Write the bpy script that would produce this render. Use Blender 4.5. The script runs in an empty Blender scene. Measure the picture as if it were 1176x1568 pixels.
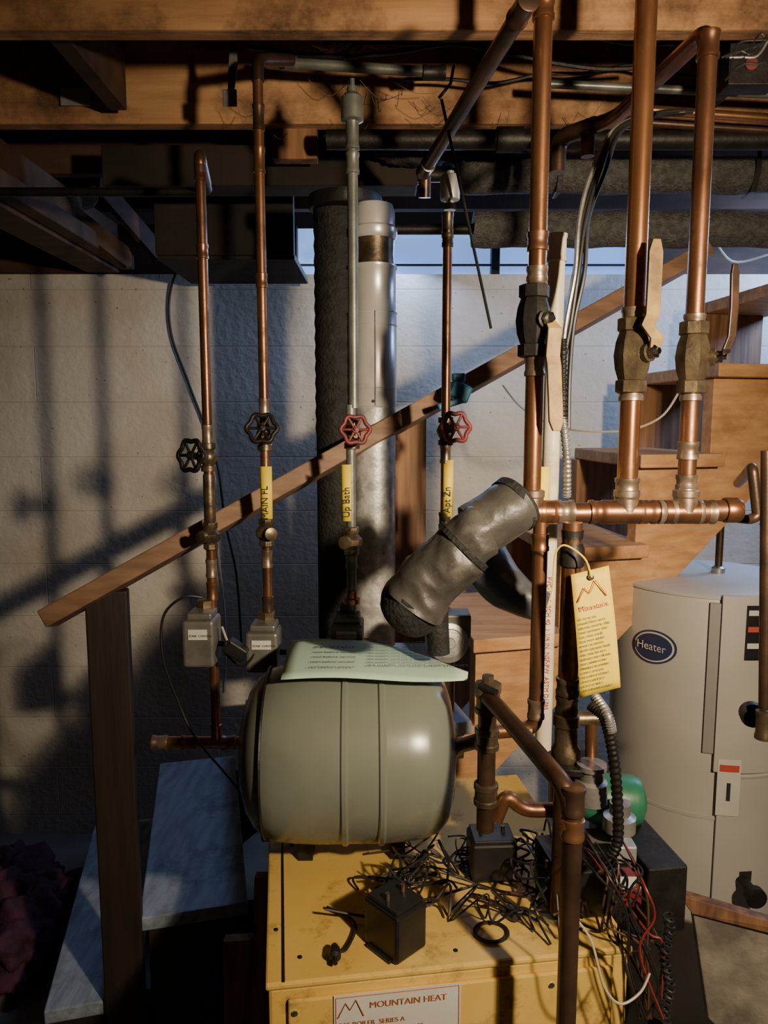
import bpy, math, random, bmesh
from mathutils import Vector, Matrix, Euler, noise
random.seed(7)
W,H,F=1176.0,1568.0,1133.0
CAMH=1.65; PITCH=math.radians(7.0)
cp,sp=math.cos(PITCH),math.sin(PITCH)
def P(px,py,d):
    x=(px-W/2)/F; y=-(py-H/2)/F
    v=Vector((x,cp+y*sp,-sp+y*cp))
    k=d/v.y
    return Vector((v.x*k,d,CAMH+v.z*k))
def Zof(py,d): return P(588,py,d).z
# ---------------------------------------------------------------- materials
MATS={}
def mat(name,c1,c2=None,rough=.6,metal=0.0,scale=20,bump=0.0,stretch=(1,1,1),emit=None,es=1.0,lo=.35,hi=.65,detail=6,bscale=None,grime=None,gscale=4,glo=.42,ghi=.62):
    if name in MATS: return MATS[name]
    m=bpy.data.materials.new(name); m.use_nodes=True
    nt=m.node_tree; b=nt.nodes['Principled BSDF']
    c1=(*c1,1); c2=(*(c2 or c1[:3]),1)
    tc=nt.nodes.new('ShaderNodeTexCoord'); mp=nt.nodes.new('ShaderNodeMapping')
    mp.inputs['Scale'].default_value=stretch
    nt.links.new(tc.outputs['Object'],mp.inputs['Vector'])
    n=nt.nodes.new('ShaderNodeTexNoise'); n.inputs['Scale'].default_value=scale; n.inputs['Detail'].default_value=detail
    nt.links.new(mp.outputs['Vector'],n.inputs['Vector'])
    r=nt.nodes.new('ShaderNodeValToRGB')
    r.color_ramp.elements[0].position=lo; r.color_ramp.elements[0].color=c1
    r.color_ramp.elements[1].position=hi; r.color_ramp.elements[1].color=c2
    nt.links.new(n.outputs['Fac'],r.inputs['Fac'])
    out=r.outputs['Color']
    if grime:
        ng=nt.nodes.new('ShaderNodeTexNoise'); ng.inputs['Scale'].default_value=gscale; ng.inputs['Detail'].default_value=10; ng.inputs['Roughness'].default_value=.7
        nt.links.new(tc.outputs['Object'],ng.inputs['Vector'])
        rg=nt.nodes.new('ShaderNodeValToRGB'); rg.color_ramp.elements[0].position=glo; rg.color_ramp.elements[1].position=ghi
        nt.links.new(ng.outputs['Fac'],rg.inputs['Fac'])
        mx=nt.nodes.new('ShaderNodeMixRGB'); mx.inputs['Color2'].default_value=(*grime,1)
        nt.links.new(rg.outputs['Color'],mx.inputs['Fac']); nt.links.new(out,mx.inputs['Color1']); out=mx.outputs['Color']
        mr=nt.nodes.new('ShaderNodeMapRange'); mr.inputs['To Min'].default_value=rough; mr.inputs['To Max'].default_value=min(1,rough+.25)
        nt.links.new(rg.outputs['Color'],mr.inputs['Value']); nt.links.new(mr.outputs['Result'],b.inputs['Roughness'])
    else: b.inputs['Roughness'].default_value=rough
    nt.links.new(out,b.inputs['Base Color'])
    b.inputs['Metallic'].default_value=metal
    if bump>0:
        n2=nt.nodes.new('ShaderNodeTexNoise'); n2.inputs['Scale'].default_value=bscale or scale*3; n2.inputs['Detail'].default_value=8
        nt.links.new(mp.outputs['Vector'],n2.inputs['Vector'])
        bp=nt.nodes.new('ShaderNodeBump'); bp.inputs['Strength'].default_value=bump; bp.inputs['Distance'].default_value=.01
        nt.links.new(n2.outputs['Fac'],bp.inputs['Height']); nt.links.new(bp.outputs['Normal'],b.inputs['Normal'])
    if emit:
        b.inputs['Emission Color'].default_value=(*emit,1); b.inputs['Emission Strength'].default_value=es
    MATS[name]=m; return m
COP=mat('copper_aged',(.36,.17,.085),(.17,.08,.045),.32,.8,14,.05,(1,1,.5),grime=(.08,.045,.03),gscale=9,glo=.48,ghi=.68)
COPB=mat('copper_bright',(.54,.27,.13),(.34,.155,.075),.26,.85,12,.03,(1,1,.4),grime=(.12,.065,.038),gscale=7,glo=.48,ghi=.72)
COPD=mat('copper_dark',(.14,.08,.052),(.065,.042,.030),.38,.7,16,.06)
SOLD=mat('solder_joint',(.40,.31,.23),(.18,.12,.08),.36,.75,40)
BRS=mat('brass_tarnished',(.21,.16,.095),(.09,.068,.046),.38,.75,30,.08)
STL=mat('painted_steel_pipe',(.22,.23,.20),(.12,.13,.11),.40,.45,20,.05)
GALV=mat('galvanized_sheet',(.50,.50,.49),(.36,.36,.35),.42,.5,22,.03)
GALVF=mat('galvanized_flue_sheet',(.72,.71,.68),(.60,.59,.57),.30,.35,10,.02,grime=(.30,.29,.27),gscale=8,glo=.58,ghi=.8)
GALVM=mat('mottled_aluminium_flue',(.60,.60,.57),(.36,.36,.34),.42,.35,38,.12,lo=.40,hi=.60)
BLK=mat('black_plastic',(.010,.010,.011),(.016,.016,.016),.4,0,30,.03)
BLKI=mat('black_foam_insulation',(.018,.018,.017),(.006,.006,.006),.75,0,45,.5)
TAPE=mat('dark_taped_foam',(.085,.080,.072),(.03,.029,.026),.42,0,9,.5,bscale=16,grime=(.16,.145,.12),gscale=12,glo=.55,ghi=.75)
GRYI=mat('grey_pipe_insulation',(.11,.108,.10),(.055,.054,.052),.85,0,60,.9)
DARK=mat('dark_iron',(.025,.022,.02),(.012,.011,.010),.5,.4,30,.1)
REDW=mat('red_handwheel_paint',(.20,.03,.03),(.10,.02,.018),.5,0,30,.1)
TANK=mat('tank_grey_green_paint',(.20,.22,.185),(.175,.195,.165),.27,.05,6,.02,grime=(.14,.145,.12),gscale=3,glo=.5,ghi=.8)
BOIL=mat('boiler_yellow_enamel',(.70,.47,.12),(.60,.39,.09),.5,0,9,.05,lo=.3,hi=.75,grime=(.22,.125,.04),gscale=12,glo=.53,ghi=.72)
WHM=mat('heater_grey_enamel',(.48,.46,.42),(.42,.41,.375),.45,0,5,.02)
WHITE=mat('white_label',(.60,.60,.55),(.52,.52,.47),.6,0,10)
PVC=mat('white_pvc',(.80,.72,.54),(.70,.62,.46),.4,0,8,grime=(.42,.34,.22),gscale=12,glo=.5,ghi=.8)
PAPER=mat('pale_green_paper',(.48,.68,.54),(.44,.62,.49),.7,0,6)
YEL=mat('yellow_tag_card',(.85,.64,.04),(.75,.54,.03),.6,0,12)
YELT=mat('yellow_handle_vinyl',(.40,.26,.08),(.20,.12,.05),.5,.1,30,.05)
INK=mat('black_ink',(.02,.02,.02),rough=.7)
REDI=mat('red_print',(.5,.06,.04),rough=.6)
ORI=mat('orange_print',(.40,.11,.03),rough=.6)
BLUP=mat('blue_plastic',(.02,.16,.26),(.015,.11,.19),.4)
NAVY=mat('navy_label',(.03,.04,.10),rough=.4)
GRN=mat('green_motor_paint',(.03,.20,.10),(.02,.12,.07),.4,0,15,.03)
ALU=mat('cast_aluminium',(.45,.44,.42),(.30,.29,.28),.4,.7,30,.08)
CHR=mat('chrome',(.7,.7,.7),rough=.15,metal=1)
WOODO=mat('stair_lumber_orange',(.58,.32,.14),(.42,.21,.085),.62,0,7,.1,(.6,6,6),grime=(.22,.10,.04),gscale=5,glo=.5,ghi=.78)
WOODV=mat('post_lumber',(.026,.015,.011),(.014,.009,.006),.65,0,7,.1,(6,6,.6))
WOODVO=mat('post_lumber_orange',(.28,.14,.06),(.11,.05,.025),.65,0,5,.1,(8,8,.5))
WOODR=mat('rail_lumber',(.27,.155,.09),(.16,.09,.055),.6,0,7,.1,(1,6,6))
WOODT=mat('tread_blue_light_tint',(.27,.33,.43),(.18,.22,.29),.7,0,9,.15,(5,1,5),grime=(.10,.11,.13),gscale=7,glo=.5,ghi=.72)  # blue daylight and missing warm light put into the tread colour, plus grime
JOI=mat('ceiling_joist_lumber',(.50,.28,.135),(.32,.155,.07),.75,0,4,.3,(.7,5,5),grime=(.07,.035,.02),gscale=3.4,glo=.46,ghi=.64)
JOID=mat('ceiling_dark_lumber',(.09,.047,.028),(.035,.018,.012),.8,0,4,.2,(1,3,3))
SUB=mat('subfloor_plank',(.22,.11,.055),(.08,.04,.022),.85,0,5,.2,(.5,4,1))
CLOTH=mat('purple_cloth',(.085,.025,.06),(.04,.012,.03),.85,0,12,.5)
WIREW=mat('white_wire',(.42,.38,.30),rough=.5)
WIREK=mat('black_wire',(.014,.013,.012),rough=.45)
WIREC=mat('brown_wire',(.07,.035,.022),rough=.5)
WIRER=mat('red_wire',(.18,.02,.02),rough=.5)
DKW=mat('near_black_lumber',(.025,.016,.012),(.009,.007,.006),.85,0,5,.2)  # near-black brown lumber with mild noise variation
def block_mat(name,c,c2,mortar):
    m=bpy.data.materials.new(name); m.use_nodes=True; nt=m.node_tree; b=nt.nodes['Principled BSDF']
    tc=nt.nodes.new('ShaderNodeTexCoord'); mp=nt.nodes.new('ShaderNodeMapping')
    mp.inputs['Rotation'].default_value=(math.radians(90),0,0); mp.inputs['Location'].default_value=(0,.08,0)
    nt.links.new(tc.outputs['Object'],mp.inputs['Vector'])
    br=nt.nodes.new('ShaderNodeTexBrick'); br.inputs['Scale'].default_value=1.0
    br.inputs['Brick Width'].default_value=1.3; br.inputs['Row Height'].default_value=.205; br.inputs['Mortar Size'].default_value=.003; br.inputs['Mortar Smooth'].default_value=.9
    br.inputs['Color1'].default_value=(*c,1); br.inputs['Color2'].default_value=(*c2,1); br.inputs['Mortar'].default_value=(*mortar,1)
    nt.links.new(mp.outputs['Vector'],br.inputs['Vector'])
    n=nt.nodes.new('ShaderNodeTexNoise'); n.inputs['Scale'].default_value=3.0; n.inputs['Detail'].default_value=9
    nt.links.new(tc.outputs['Object'],n.inputs['Vector'])
    r=nt.nodes.new('ShaderNodeValToRGB'); r.color_ramp.elements[0].position=.32; r.color_ramp.elements[0].color=(.76,.72,.66,1); r.color_ramp.elements[1].position=.6; r.color_ramp.elements[1].color=(1,1,1,1)
    nt.links.new(n.outputs['Fac'],r.inputs['Fac'])
    v=nt.nodes.new('ShaderNodeTexVoronoi'); v.inputs['Scale'].default_value=24; v.inputs['Randomness'].default_value=1
    nt.links.new(tc.outputs['Object'],v.inputs['Vector'])
    rv=nt.nodes.new('ShaderNodeValToRGB'); rv.color_ramp.elements[0].position=.04; rv.color_ramp.elements[0].color=(.22,.19,.17,1); rv.color_ramp.elements[1].position=.09; rv.color_ramp.elements[1].color=(1,1,1,1)
    nt.links.new(v.outputs['Distance'],rv.inputs['Fac'])
    mx=nt.nodes.new('ShaderNodeMixRGB'); mx.blend_type='MULTIPLY'; mx.inputs['Fac'].default_value=1
    nt.links.new(br.outputs['Color'],mx.inputs['Color1']); nt.links.new(r.outputs['Color'],mx.inputs['Color2'])
    mx2=nt.nodes.new('ShaderNodeMixRGB'); mx2.blend_type='MULTIPLY'; mx2.inputs['Fac'].default_value=.85
    nt.links.new(mx.outputs['Color'],mx2.inputs['Color1']); nt.links.new(rv.outputs['Color'],mx2.inputs['Color2'])
    nt.links.new(mx2.outputs['Color'],b.inputs['Base Color']); b.inputs['Roughness'].default_value=.65
    n2=nt.nodes.new('ShaderNodeTexNoise'); n2.inputs['Scale'].default_value=40; n2.inputs['Detail'].default_value=6
    nt.links.new(tc.outputs['Object'],n2.inputs['Vector'])
    ad=nt.nodes.new('ShaderNodeMath'); ad.operation='MULTIPLY_ADD'; ad.inputs[1].default_value=-.6
    nt.links.new(br.outputs['Fac'],ad.inputs[0]); nt.links.new(n2.outputs['Fac'],ad.inputs[2])
    bp=nt.nodes.new('ShaderNodeBump'); bp.inputs['Strength'].default_value=.4; bp.inputs['Distance'].default_value=.006
    nt.links.new(ad.outputs[0],bp.inputs['Height']); nt.links.new(bp.outputs['Normal'],b.inputs['Normal'])
    return m
WALL=block_mat('painted_concrete_block',(.64,.61,.545),(.625,.595,.53),(.57,.54,.48))
CONC=mat('concrete_floor',(.20,.19,.18),(.11,.105,.10),.8,0,5,.3)
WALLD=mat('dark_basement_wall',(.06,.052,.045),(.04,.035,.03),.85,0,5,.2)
# ---------------------------------------------------------------- geometry helpers
COL=bpy.context.scene.collection
def grp(name):
    e=bpy.data.objects.new(name,None); COL.objects.link(e); e.empty_display_size=.05; return e
def mk(name,verts,faces,m,g=None,smooth=False):
    me=bpy.data.meshes.new(name); me.from_pydata([tuple(v) for v in verts],[],faces); me.update()
    bm=bmesh.new(); bm.from_mesh(me); bmesh.ops.recalc_face_normals(bm,faces=bm.faces); bm.to_mesh(me); bm.free()
    me.materials.append(m)
    if smooth:
        for p in me.polygons: p.use_smooth=True
        try: me.set_sharp_from_angle(angle=math.radians(40))
        except Exception: pass
    o=bpy.data.objects.new(name,me); COL.objects.link(o)
    if g: o.parent=g
    return o
def bev(o,w,seg=2):
    b=o.modifiers.new('bevel','BEVEL'); b.width=w; b.segments=seg; b.limit_method='ANGLE'; return o
def box(name,c,s,m,g=None,rot=(0,0,0),bw=.002):
    R=Euler(rot).to_matrix(); c=Vector(c)
    vs=[c+R@Vector((x*s[0]/2,y*s[1]/2,z*s[2]/2)) for x in(-1,1) for y in(-1,1) for z in(-1,1)]
    fs=[(0,1,3,2),(4,6,7,5),(0,4,5,1),(2,3,7,6),(0,2,6,4),(1,5,7,3)]
    o=mk(name,vs,fs,m,g)
    if bw: bev(o,bw)
    return o
def frame(d):
    d=d.normalized(); a=Vector((0,0,1)) if abs(d.z)<.9 else Vector((1,0,0))
    u=d.cross(a).normalized(); v=d.cross(u).normalized(); return u,v
def sweep(name,pts,r,m,g=None,seg=16,closed=False,caps=True):
    pts=[Vector(p) for p in pts]; n=len(pts)
    rr=r if isinstance(r,(list,tuple)) else [r]*n
    vs=[];fs=[]; u=None
    for i,p in enumerate(pts):
        if closed: t=(pts[(i+1)%n]-pts[i-1])
        elif i==0: t=pts[1]-pts[0]
        elif i==n-1: t=pts[-1]-pts[-2]
        else: t=(pts[i+1]-p).normalized()+(p-pts[i-1]).normalized()
        if t.length<1e-9: t=Vector((0,0,1))
        t.normalize()
        if u is None: u,_=frame(t)
        u=(u-t*u.dot(t))
        if u.length<1e-6: u,_=frame(t)
        u.normalize(); v=t.cross(u)
        for j in range(seg):
            a=2*math.pi*j/seg; vs.append(p+(u*math.cos(a)+v*math.sin(a))*rr[i])
    rings=n if closed else n-1
    for i in range(rings):
        a=i*seg; b=((i+1)%n)*seg
        for j in range(seg):
            fs.append((a+j,a+(j+1)%seg,b+(j+1)%seg,b+j))
    if caps and not closed:
        fs.append(tuple(range(seg))[::-1]); fs.append(tuple((n-1)*seg+j for j in range(seg)))
    return mk(name,vs,fs,m,g,True)
def fillet(pts,R,n=6):
    pts=[Vector(p) for p in pts]; out=[pts[0]]
    for i in range(1,len(pts)-1):
        a,b,c=pts[i-1],pts[i],pts[i+1]
        l=min(R,(a-b).length*.49,(c-b).length*.49)
        s=b+(a-b).normalized()*l; e=b+(c-b).normalized()*l
        for k in range(n+1):
            t=k/n; out.append(s*(1-t)**2+b*2*t*(1-t)+e*t*t)
    out.append(pts[-1]); return out
def spline(pts,n=8):
    pts=[Vector(p) for p in pts]; q=[pts[0]]+pts+[pts[-1]]; out=[]
    for i in range(1,len(q)-2):
        for k in range(n):
            t=k/n; a,b,c,d=q[i-1],q[i],q[i+1],q[i+2]
            out.append(.5*((2*b)+(c-a)*t+(2*a-5*b+4*c-d)*t*t+(3*b-a-3*c+d)*t**3))
    out.append(pts[-1]); return out
def lathe(name,o,axis,prof,m,g=None,seg=28):
    o=Vector(o); ax=Vector(axis).normalized(); u,v=frame(ax); vs=[];fs=[]
    for (r,t) in prof:
        for j in range(seg):
            a=2*math.pi*j/seg; vs.append(o+ax*t+(u*math.cos(a)+v*math.sin(a))*max(r,1e-5))
    for i in range(len(prof)-1):
        for j in range(seg):
            fs.append((i*seg+j,i*seg+(j+1)%seg,(i+1)*seg+(j+1)%seg,(i+1)*seg+j))
    fs.append(tuple(range(seg))[::-1]); fs.append(tuple((len(prof)-1)*seg+j for j in range(seg)))
    return mk(name,vs,fs,m,g,True)
def strip(name,pts,wdir,w,t,m,g=None):
    pts=[Vector(p) for p in pts]; wd=Vector(wdir).normalized(); vs=[];fs=[];n=len(pts)
    for i,p in enumerate(pts):
        tg=(pts[min(i+1,n-1)]-pts[max(i-1,0)]).normalized(); nn=tg.cross(wd).normalized()
        ww=w*(.55 if i in(0,n-1) else 1)
        for a,b in((-1,-1),(1,-1),(1,1),(-1,1)): vs.append(p+wd*a*ww/2+nn*b*t/2)
    for i in range(n-1):
        for j in range(4): fs.append((i*4+j,i*4+(j+1)%4,(i+1)*4+(j+1)%4,(i+1)*4+j))
    fs.append((3,2,1,0)); fs.append(tuple((n-1)*4+j for j in range(4)))
    return bev(mk(name,vs,fs,m,g),.0012)
def prism(name,poly,ext,m,g=None,bw=.002):
    poly=[Vector(p) for p in poly]; e=Vector(ext); n=len(poly)
    vs=poly+[p+e for p in poly]
    fs=[tuple(range(n))[::-1],tuple(range(n,2*n))]+[(i,(i+1)%n,(i+1)%n+n,i+n) for i in range(n)]
    o=mk(name,vs,fs,m,g)
    if bw: bev(o,bw)
    return o
def text_on(g,s,o,ux,uy,size,m,name='printed_text'):
    c=bpy.data.curves.new(name,'FONT'); c.body=s; c.size=size; c.extrude=0.0
    t=bpy.data.objects.new(name,c); COL.objects.link(t)
    ux=Vector(ux).normalized(); n=ux.cross(Vector(uy)).normalized(); uy=n.cross(ux)
    M=Matrix((ux,uy,n)).transposed().to_4x4(); M.translation=Vector(o)+n*.0012
    me=bpy.data.meshes.new_from_object(t); bpy.data.objects.remove(t)
    me.transform(M); me.materials.clear(); me.materials.append(m)
    ob=bpy.data.objects.new(name,me); COL.objects.link(ob); ob.parent=g
    return ob
Z=Vector((0,0,1)); X=Vector((1,0,0)); Y=Vector((0,1,0))
def coupling(g,p,axis,r,L=.04,m=None,name='coupling'):
    h=L/2; return lathe(name,p,axis,[(r*1.02,-h),(r*1.2,-h+.001),(r*1.2,-h+.007),(r*1.1,-h+.010),(r*1.1,h-.010),(r*1.2,h-.007),(r*1.2,h-.001),(r*1.02,h)],m or SOLD,g,20)
def handwheel(g,c,axis,R,m,stem=.05):
    c=Vector(c); ax=Vector(axis).normalized(); u,v=frame(ax); n=60; pts=[]
    for i in range(n):
        a=2*math.pi*i/n; rr=R*(1+.09*math.cos(6*a)); pts.append(c+(u*math.cos(a)+v*math.sin(a))*rr)
    sweep('handwheel_rim',pts,R*.16,m,g,10,closed=True)
    for k in range(6):
        a=2*math.pi*k/6; d=u*math.cos(a)+v*math.sin(a)
        sweep('handwheel_spoke',[c+d*R*.15,c+d*R*.95],R*.10,m,g,8)
    lathe('handwheel_hub',c,ax,[(R*.28,-.006),(R*.30,.0),(R*.26,.005),(R*.14,.006),(R*.14,.010),(0,.011)],m,g,16)
    lathe('valve_stem',c-ax*stem,ax,[(.004,0),(.004,stem)],BRS,g,10)
def globe_valve(g,p,axis_hw,r,wm,R,L=.03,stem=.04):
    p=Vector(p); a=Vector(axis_hw).normalized()
    lathe('valve_body',p-Z*.03,Z,[(r*1.2,0),(r*1.5,.001),(r*1.5,.012),(r*1.15,.014),(r*1.6,.022),(r*1.8,.03),(r*1.6,.038),(r*1.15,.046),(r*1.5,.048),(r*1.5,.059),(r*1.2,.06)],BRS,g,12)
    lathe('valve_bonnet',p,a,[(r*1.2,0),(r*1.2,.014),(r*1.35,.015),(r*1.35,.024),(r*.8,.026),(r*.8,.036),(r*.5,.037)],BRS,g,6)
    handwheel(g,p+a*(.036+stem*.4),a,R,wm,stem*.6)
def drain_valve(g,p,r,side=1):
    p=Vector(p)
    lathe('balance_valve_body',p-Z*.03,Z,[(r*1.2,0),(r*1.4,.002),(r*1.4,.012),(r*1.2,.014),(r*1.9,.022),(r*1.95,.034),(r*1.2,.044),(r*1.4,.048),(r*1.4,.058),(r*1.1,.06)],BRS,g,8)
    lathe('drain_cap',p+Vector((0,-.0,0)),Vector((.5*side,-1,0)),[(r*.9,0),(r*.9,.022),(r*1.15,.023),(r*1.15,.032),(r*.5,.034)],BRS,g,14)
def ball_valve(g,p,r,L=.10,m=BRS,stemdir=(0,-1,0)):
    p=Vector(p); h=L/2
    lathe('ball_valve_body',p,Z,[(r*1.15,-h),(r*1.4,-h+.002),(r*1.4,-h+.02),(r*1.2,-h+.022),(r*1.5,-h*.35),(r*1.65,0),(r*1.5,h*.35),(r*1.2,h-.022),(r*1.4,h-.02),(r*1.4,h-.002),(r*1.15,h)],m,g,8)
    sd=Vector(stemdir).normalized()
    lathe('valve_stem',p,sd,[(r*.8,0),(r*.8,r*1.9),(r*.55,r*1.95),(r*.55,r*2.2)],m,g,12)
    q=p+sd*r*2.2
    lathe('stem_nut',q-sd*.002,sd,[(r*.6,0),(r*.6,.008),(r*.3,.009),(r*.3,.014)],CHR,g,6)
    return q
# ---------------------------------------------------------------- ROOM
YW=2.8; ZW=Zof(420,YW)
box('floor',(.2,.8,-.05),(4.2,4.6,.1),CONC,bw=0)
box('wall_back',(.2,YW+.1,ZW/2),(4.0,.2,ZW),WALL,bw=0)
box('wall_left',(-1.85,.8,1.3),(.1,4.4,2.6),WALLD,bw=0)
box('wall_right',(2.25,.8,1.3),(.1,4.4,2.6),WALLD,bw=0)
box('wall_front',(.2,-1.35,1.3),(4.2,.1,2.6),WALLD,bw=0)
g=grp('ceiling')
ZJ=2.36
for i,x in enumerate([y*.14-1.25 for y in range(31)]):
    box('subfloor_plank',(.2,x,ZJ+.215),(4.0,.136,.02),SUB,g,bw=.001)
box('upper_floor',(.2,.8,ZJ+.24),(4.2,4.5,.02),SUB,g,bw=0)
for i,y in enumerate([-.5,-.1,.3,.7,1.1,1.47,1.90,2.26,2.62]):
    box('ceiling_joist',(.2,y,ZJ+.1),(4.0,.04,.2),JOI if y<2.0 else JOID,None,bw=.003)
g=grp('window_1')
xa,xb=P(448,400,YW).x,P(1000,400,YW).x
SKYW=mat('frosted_window_pane',(.2,.35,.7),rough=.4,emit=(.26,.46,1.0),es=.9)
box('window_pane',((xa+xb)/2,YW+.06,ZW+.09),(xb-xa,.01,.17),SKYW,g,bw=0)
box('window_bar',((xa+xb)/2,YW+.03,Zof(406,YW+.03)),(xb-xa,.012,.006),DARK,g,bw=0)
for x in (xa,(P(760,400,YW).x),xb):
    box('window_jamb',(x,YW+.04,ZW+.09),(.03,.06,.18),DARK,g)
box('sill_plate_left',((xa-1.8)/2,YW+.08,ZW+.09),(xa+1.8-.02,.14,.18),JOID,bw=.002).name='trim_1'
box('sill_plate_right',((xb+2.2)/2,YW+.08,ZW+.09),(2.2-xb-.02,.14,.18),JOID,bw=.002).name='trim_2'
g=grp('ceiling_girder')
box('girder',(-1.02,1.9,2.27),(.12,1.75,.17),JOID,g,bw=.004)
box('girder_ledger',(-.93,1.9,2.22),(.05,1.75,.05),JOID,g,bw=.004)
g=grp('wood_soffit')
a=P(238,330,2.3); b=P(450,330,2.3)
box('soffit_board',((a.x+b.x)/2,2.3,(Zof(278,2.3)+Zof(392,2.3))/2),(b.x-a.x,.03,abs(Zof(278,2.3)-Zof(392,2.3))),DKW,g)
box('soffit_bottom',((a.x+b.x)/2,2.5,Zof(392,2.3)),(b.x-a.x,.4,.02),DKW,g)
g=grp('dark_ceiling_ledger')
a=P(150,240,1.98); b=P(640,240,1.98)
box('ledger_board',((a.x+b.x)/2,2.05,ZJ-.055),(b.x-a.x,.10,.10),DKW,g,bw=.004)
g=grp('ceiling_brace')
for (x0,y0,x1,y1) in ((30,330,150,300),(60,290,200,400),(150,280,245,390)):
    p=P(x0,y0,2.35); q=P(x1,y1,2.5)
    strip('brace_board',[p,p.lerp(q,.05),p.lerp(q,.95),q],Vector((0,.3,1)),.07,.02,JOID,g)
# ---------------------------------------------------------------- STAIRS
g=grp('wooden_staircase')
TX=[-.69,-.455,-.17,.10,.345,.57,.78,.99,1.2]; TZ=[.29,.485,.685,.90,1.11,1.33,1.565,1.80,2.03]
def near(x): return 1.76+.25*x
sk=-.24
for i,(x,z) in enumerate(zip(TX,TZ)):
    w=.20 if i==0 else .245; L=.80 if i<4 else .46; s_=sk if i<4 else -.10
    hw=w/2; nb=0.0 if i<2 else .03; t=.035
    poly=[Vector((x-hw,near(x-hw)-nb,z-t)),Vector((x+hw,near(x+hw)-nb,z-t)),Vector((x+hw+s_*L,near(x+hw)+L,z-t)),Vector((x-hw+s_*L,near(x-hw)+L,z-t))]
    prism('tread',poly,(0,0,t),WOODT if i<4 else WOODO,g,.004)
def stringer(off,i0,i1,m,sx=0):
    pts=[]
    for i in range(i0,i1):
        x,z=TX[i],TZ[i]
        xl=x-.11
        xr=(TX[i+1]-.11) if i<len(TX)-1 else x+.11
        pts.append((xl,z-.036)); pts.append((xr,z-.036))
    if i0==0: low=[(TX[i1]-.11,TZ[i1-1]-.25),(TX[0]+.12,0.005),(TX[0]-.11,0.005)]
    else:
        e=len(TX)-1
        low=[(TX[e]+.11,TZ[e]-.30),(TX[i0]-.11,TZ[i0-1]-.25 if i0 else 0)]
    poly=[Vector((x+sx,near(x)+off,z)) for x,z in pts+low]
    prism('stringer',poly,(-.01,.04,0),m,g,.002)
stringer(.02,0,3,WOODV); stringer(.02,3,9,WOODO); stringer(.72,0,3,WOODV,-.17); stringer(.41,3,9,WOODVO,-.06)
px0,px1=145,205; d=1.6
xa_,xb_=P(px0,1200,d).x,P(px1,1200,d).x
zt=P(175,905,d).z
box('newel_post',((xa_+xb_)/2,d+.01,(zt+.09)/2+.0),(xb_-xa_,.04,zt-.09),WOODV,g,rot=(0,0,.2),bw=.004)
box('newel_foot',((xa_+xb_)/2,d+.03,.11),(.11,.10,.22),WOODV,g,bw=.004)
r0=P(72,948,1.56); r1=Vector((.84,2.02,P(1050,388,2.02).z))
def bar(name,a,b,wv,w,t,m,g):
    a=Vector(a);b=Vector(b);dd=(b-a).normalized();wv=(Vector(wv)-dd*dd.dot(Vector(wv))).normalized();n=dd.cross(wv)
    poly=[a+wv*w/2+n*t/2,a-wv*w/2+n*t/2,a-wv*w/2-n*t/2,a+wv*w/2-n*t/2]
    return prism(name,poly,b-a,m,g,.003)
bar('handrail',r0,r1,(0,.25,1),.040,.085,WOODR,g)
xa_,xb_=P(604,800,1.86).x,P(652,800,1.86).x
prism('mid_post',[Vector((xa_,1.86,Zof(985,1.86))),Vector((xb_,1.86,Zof(985,1.86))),Vector((xb_,1.86,Zof(632,1.86))),Vector((xa_,1.86,Zof(655,1.86)))],(0,.04,0),WOODVO,g,.003)
g=grp('loose_plank')
xa_,xb_=P(335,1450,1.42).x,P(408,1450,1.42).x
prism('plank',[Vector((xa_,1.42,.002)),Vector((xb_,1.42,.002)),Vector((xb_,1.46,Zof(1345,1.46))),Vector((xb_-.03,1.46,Zof(1345,1.46))),Vector((xb_-.035,1.46,Zof(1440,1.46))),Vector((xa_,1.455,Zof(1440,1.46)))],(0,.025,0),WOODVO,g,.002)
# ---------------------------------------------------------------- BOILER
g=grp('boiler')
th=math.radians(8); R8=Matrix.Rotation(th,3,'Z')
B0=Vector((-.177,1.030,0)); BT=.80
def BP(u,v,z): return B0+R8@Vector((u,v,0))+Vector((0,0,z))
BW,BD=.585,.60
def bbox(name,u0,u1,v0,v1,z0,z1,m,gg,bw=.003):
    poly=[BP(u0,v0,z0),BP(u1,v0,z0),BP(u1,v1,z0),BP(u0,v1,z0)]
    return prism(name,poly,(0,0,z1-z0),m,gg,bw)
bbox('jacket',0,BW,0.004,BD,.06,BT-.012,BOIL,g,.006)
bbox('jacket_top',-.004,BW+.004,-.002,BD,BT-.012,BT,BOIL,g,.004)
bbox('base',.02,BW-.02,.02,BD-.02,0,.06,DARK,g)
bbox('top_seam',.022,.026,.0,BD,BT,BT+.002,DARK,g,0)
bbox('front_panel_lip',.03,BW-.03,-.004,.004,.1,BT-.03,BOIL,g,.003)
bbox('rating_label',.10,.30,-.0065,-.0045,BT-.16,BT-.028,WHITE,g,0)
ux=R8@X
LZ=BT-.052
text_on(g,'MOUNTAIN HEAT',BP(.155,-.007,LZ),ux,Z,.015,ORI)
mt=[BP(.106,-.008,LZ-.012),BP(.118,-.008,LZ+.012),BP(.125,-.008,LZ),BP(.134,-.008,LZ+.016),BP(.146,-.008,LZ-.012)]
sweep('mountain_mark',mt,.0009,ORI,g,6)
text_on(g,'GAS BOILER  SERIES A',BP(.105,-.007,LZ-.028),ux,Z,.011,ORI)
text_on(g,'FOR YOUR SAFETY READ BEFORE',BP(.105,-.007,LZ-.042),ux,Z,.009,INK)
text_on(g,'OPERATING INSTRUCTIONS',BP(.105,-.007,LZ-.055),ux,Z,.009,INK)
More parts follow.
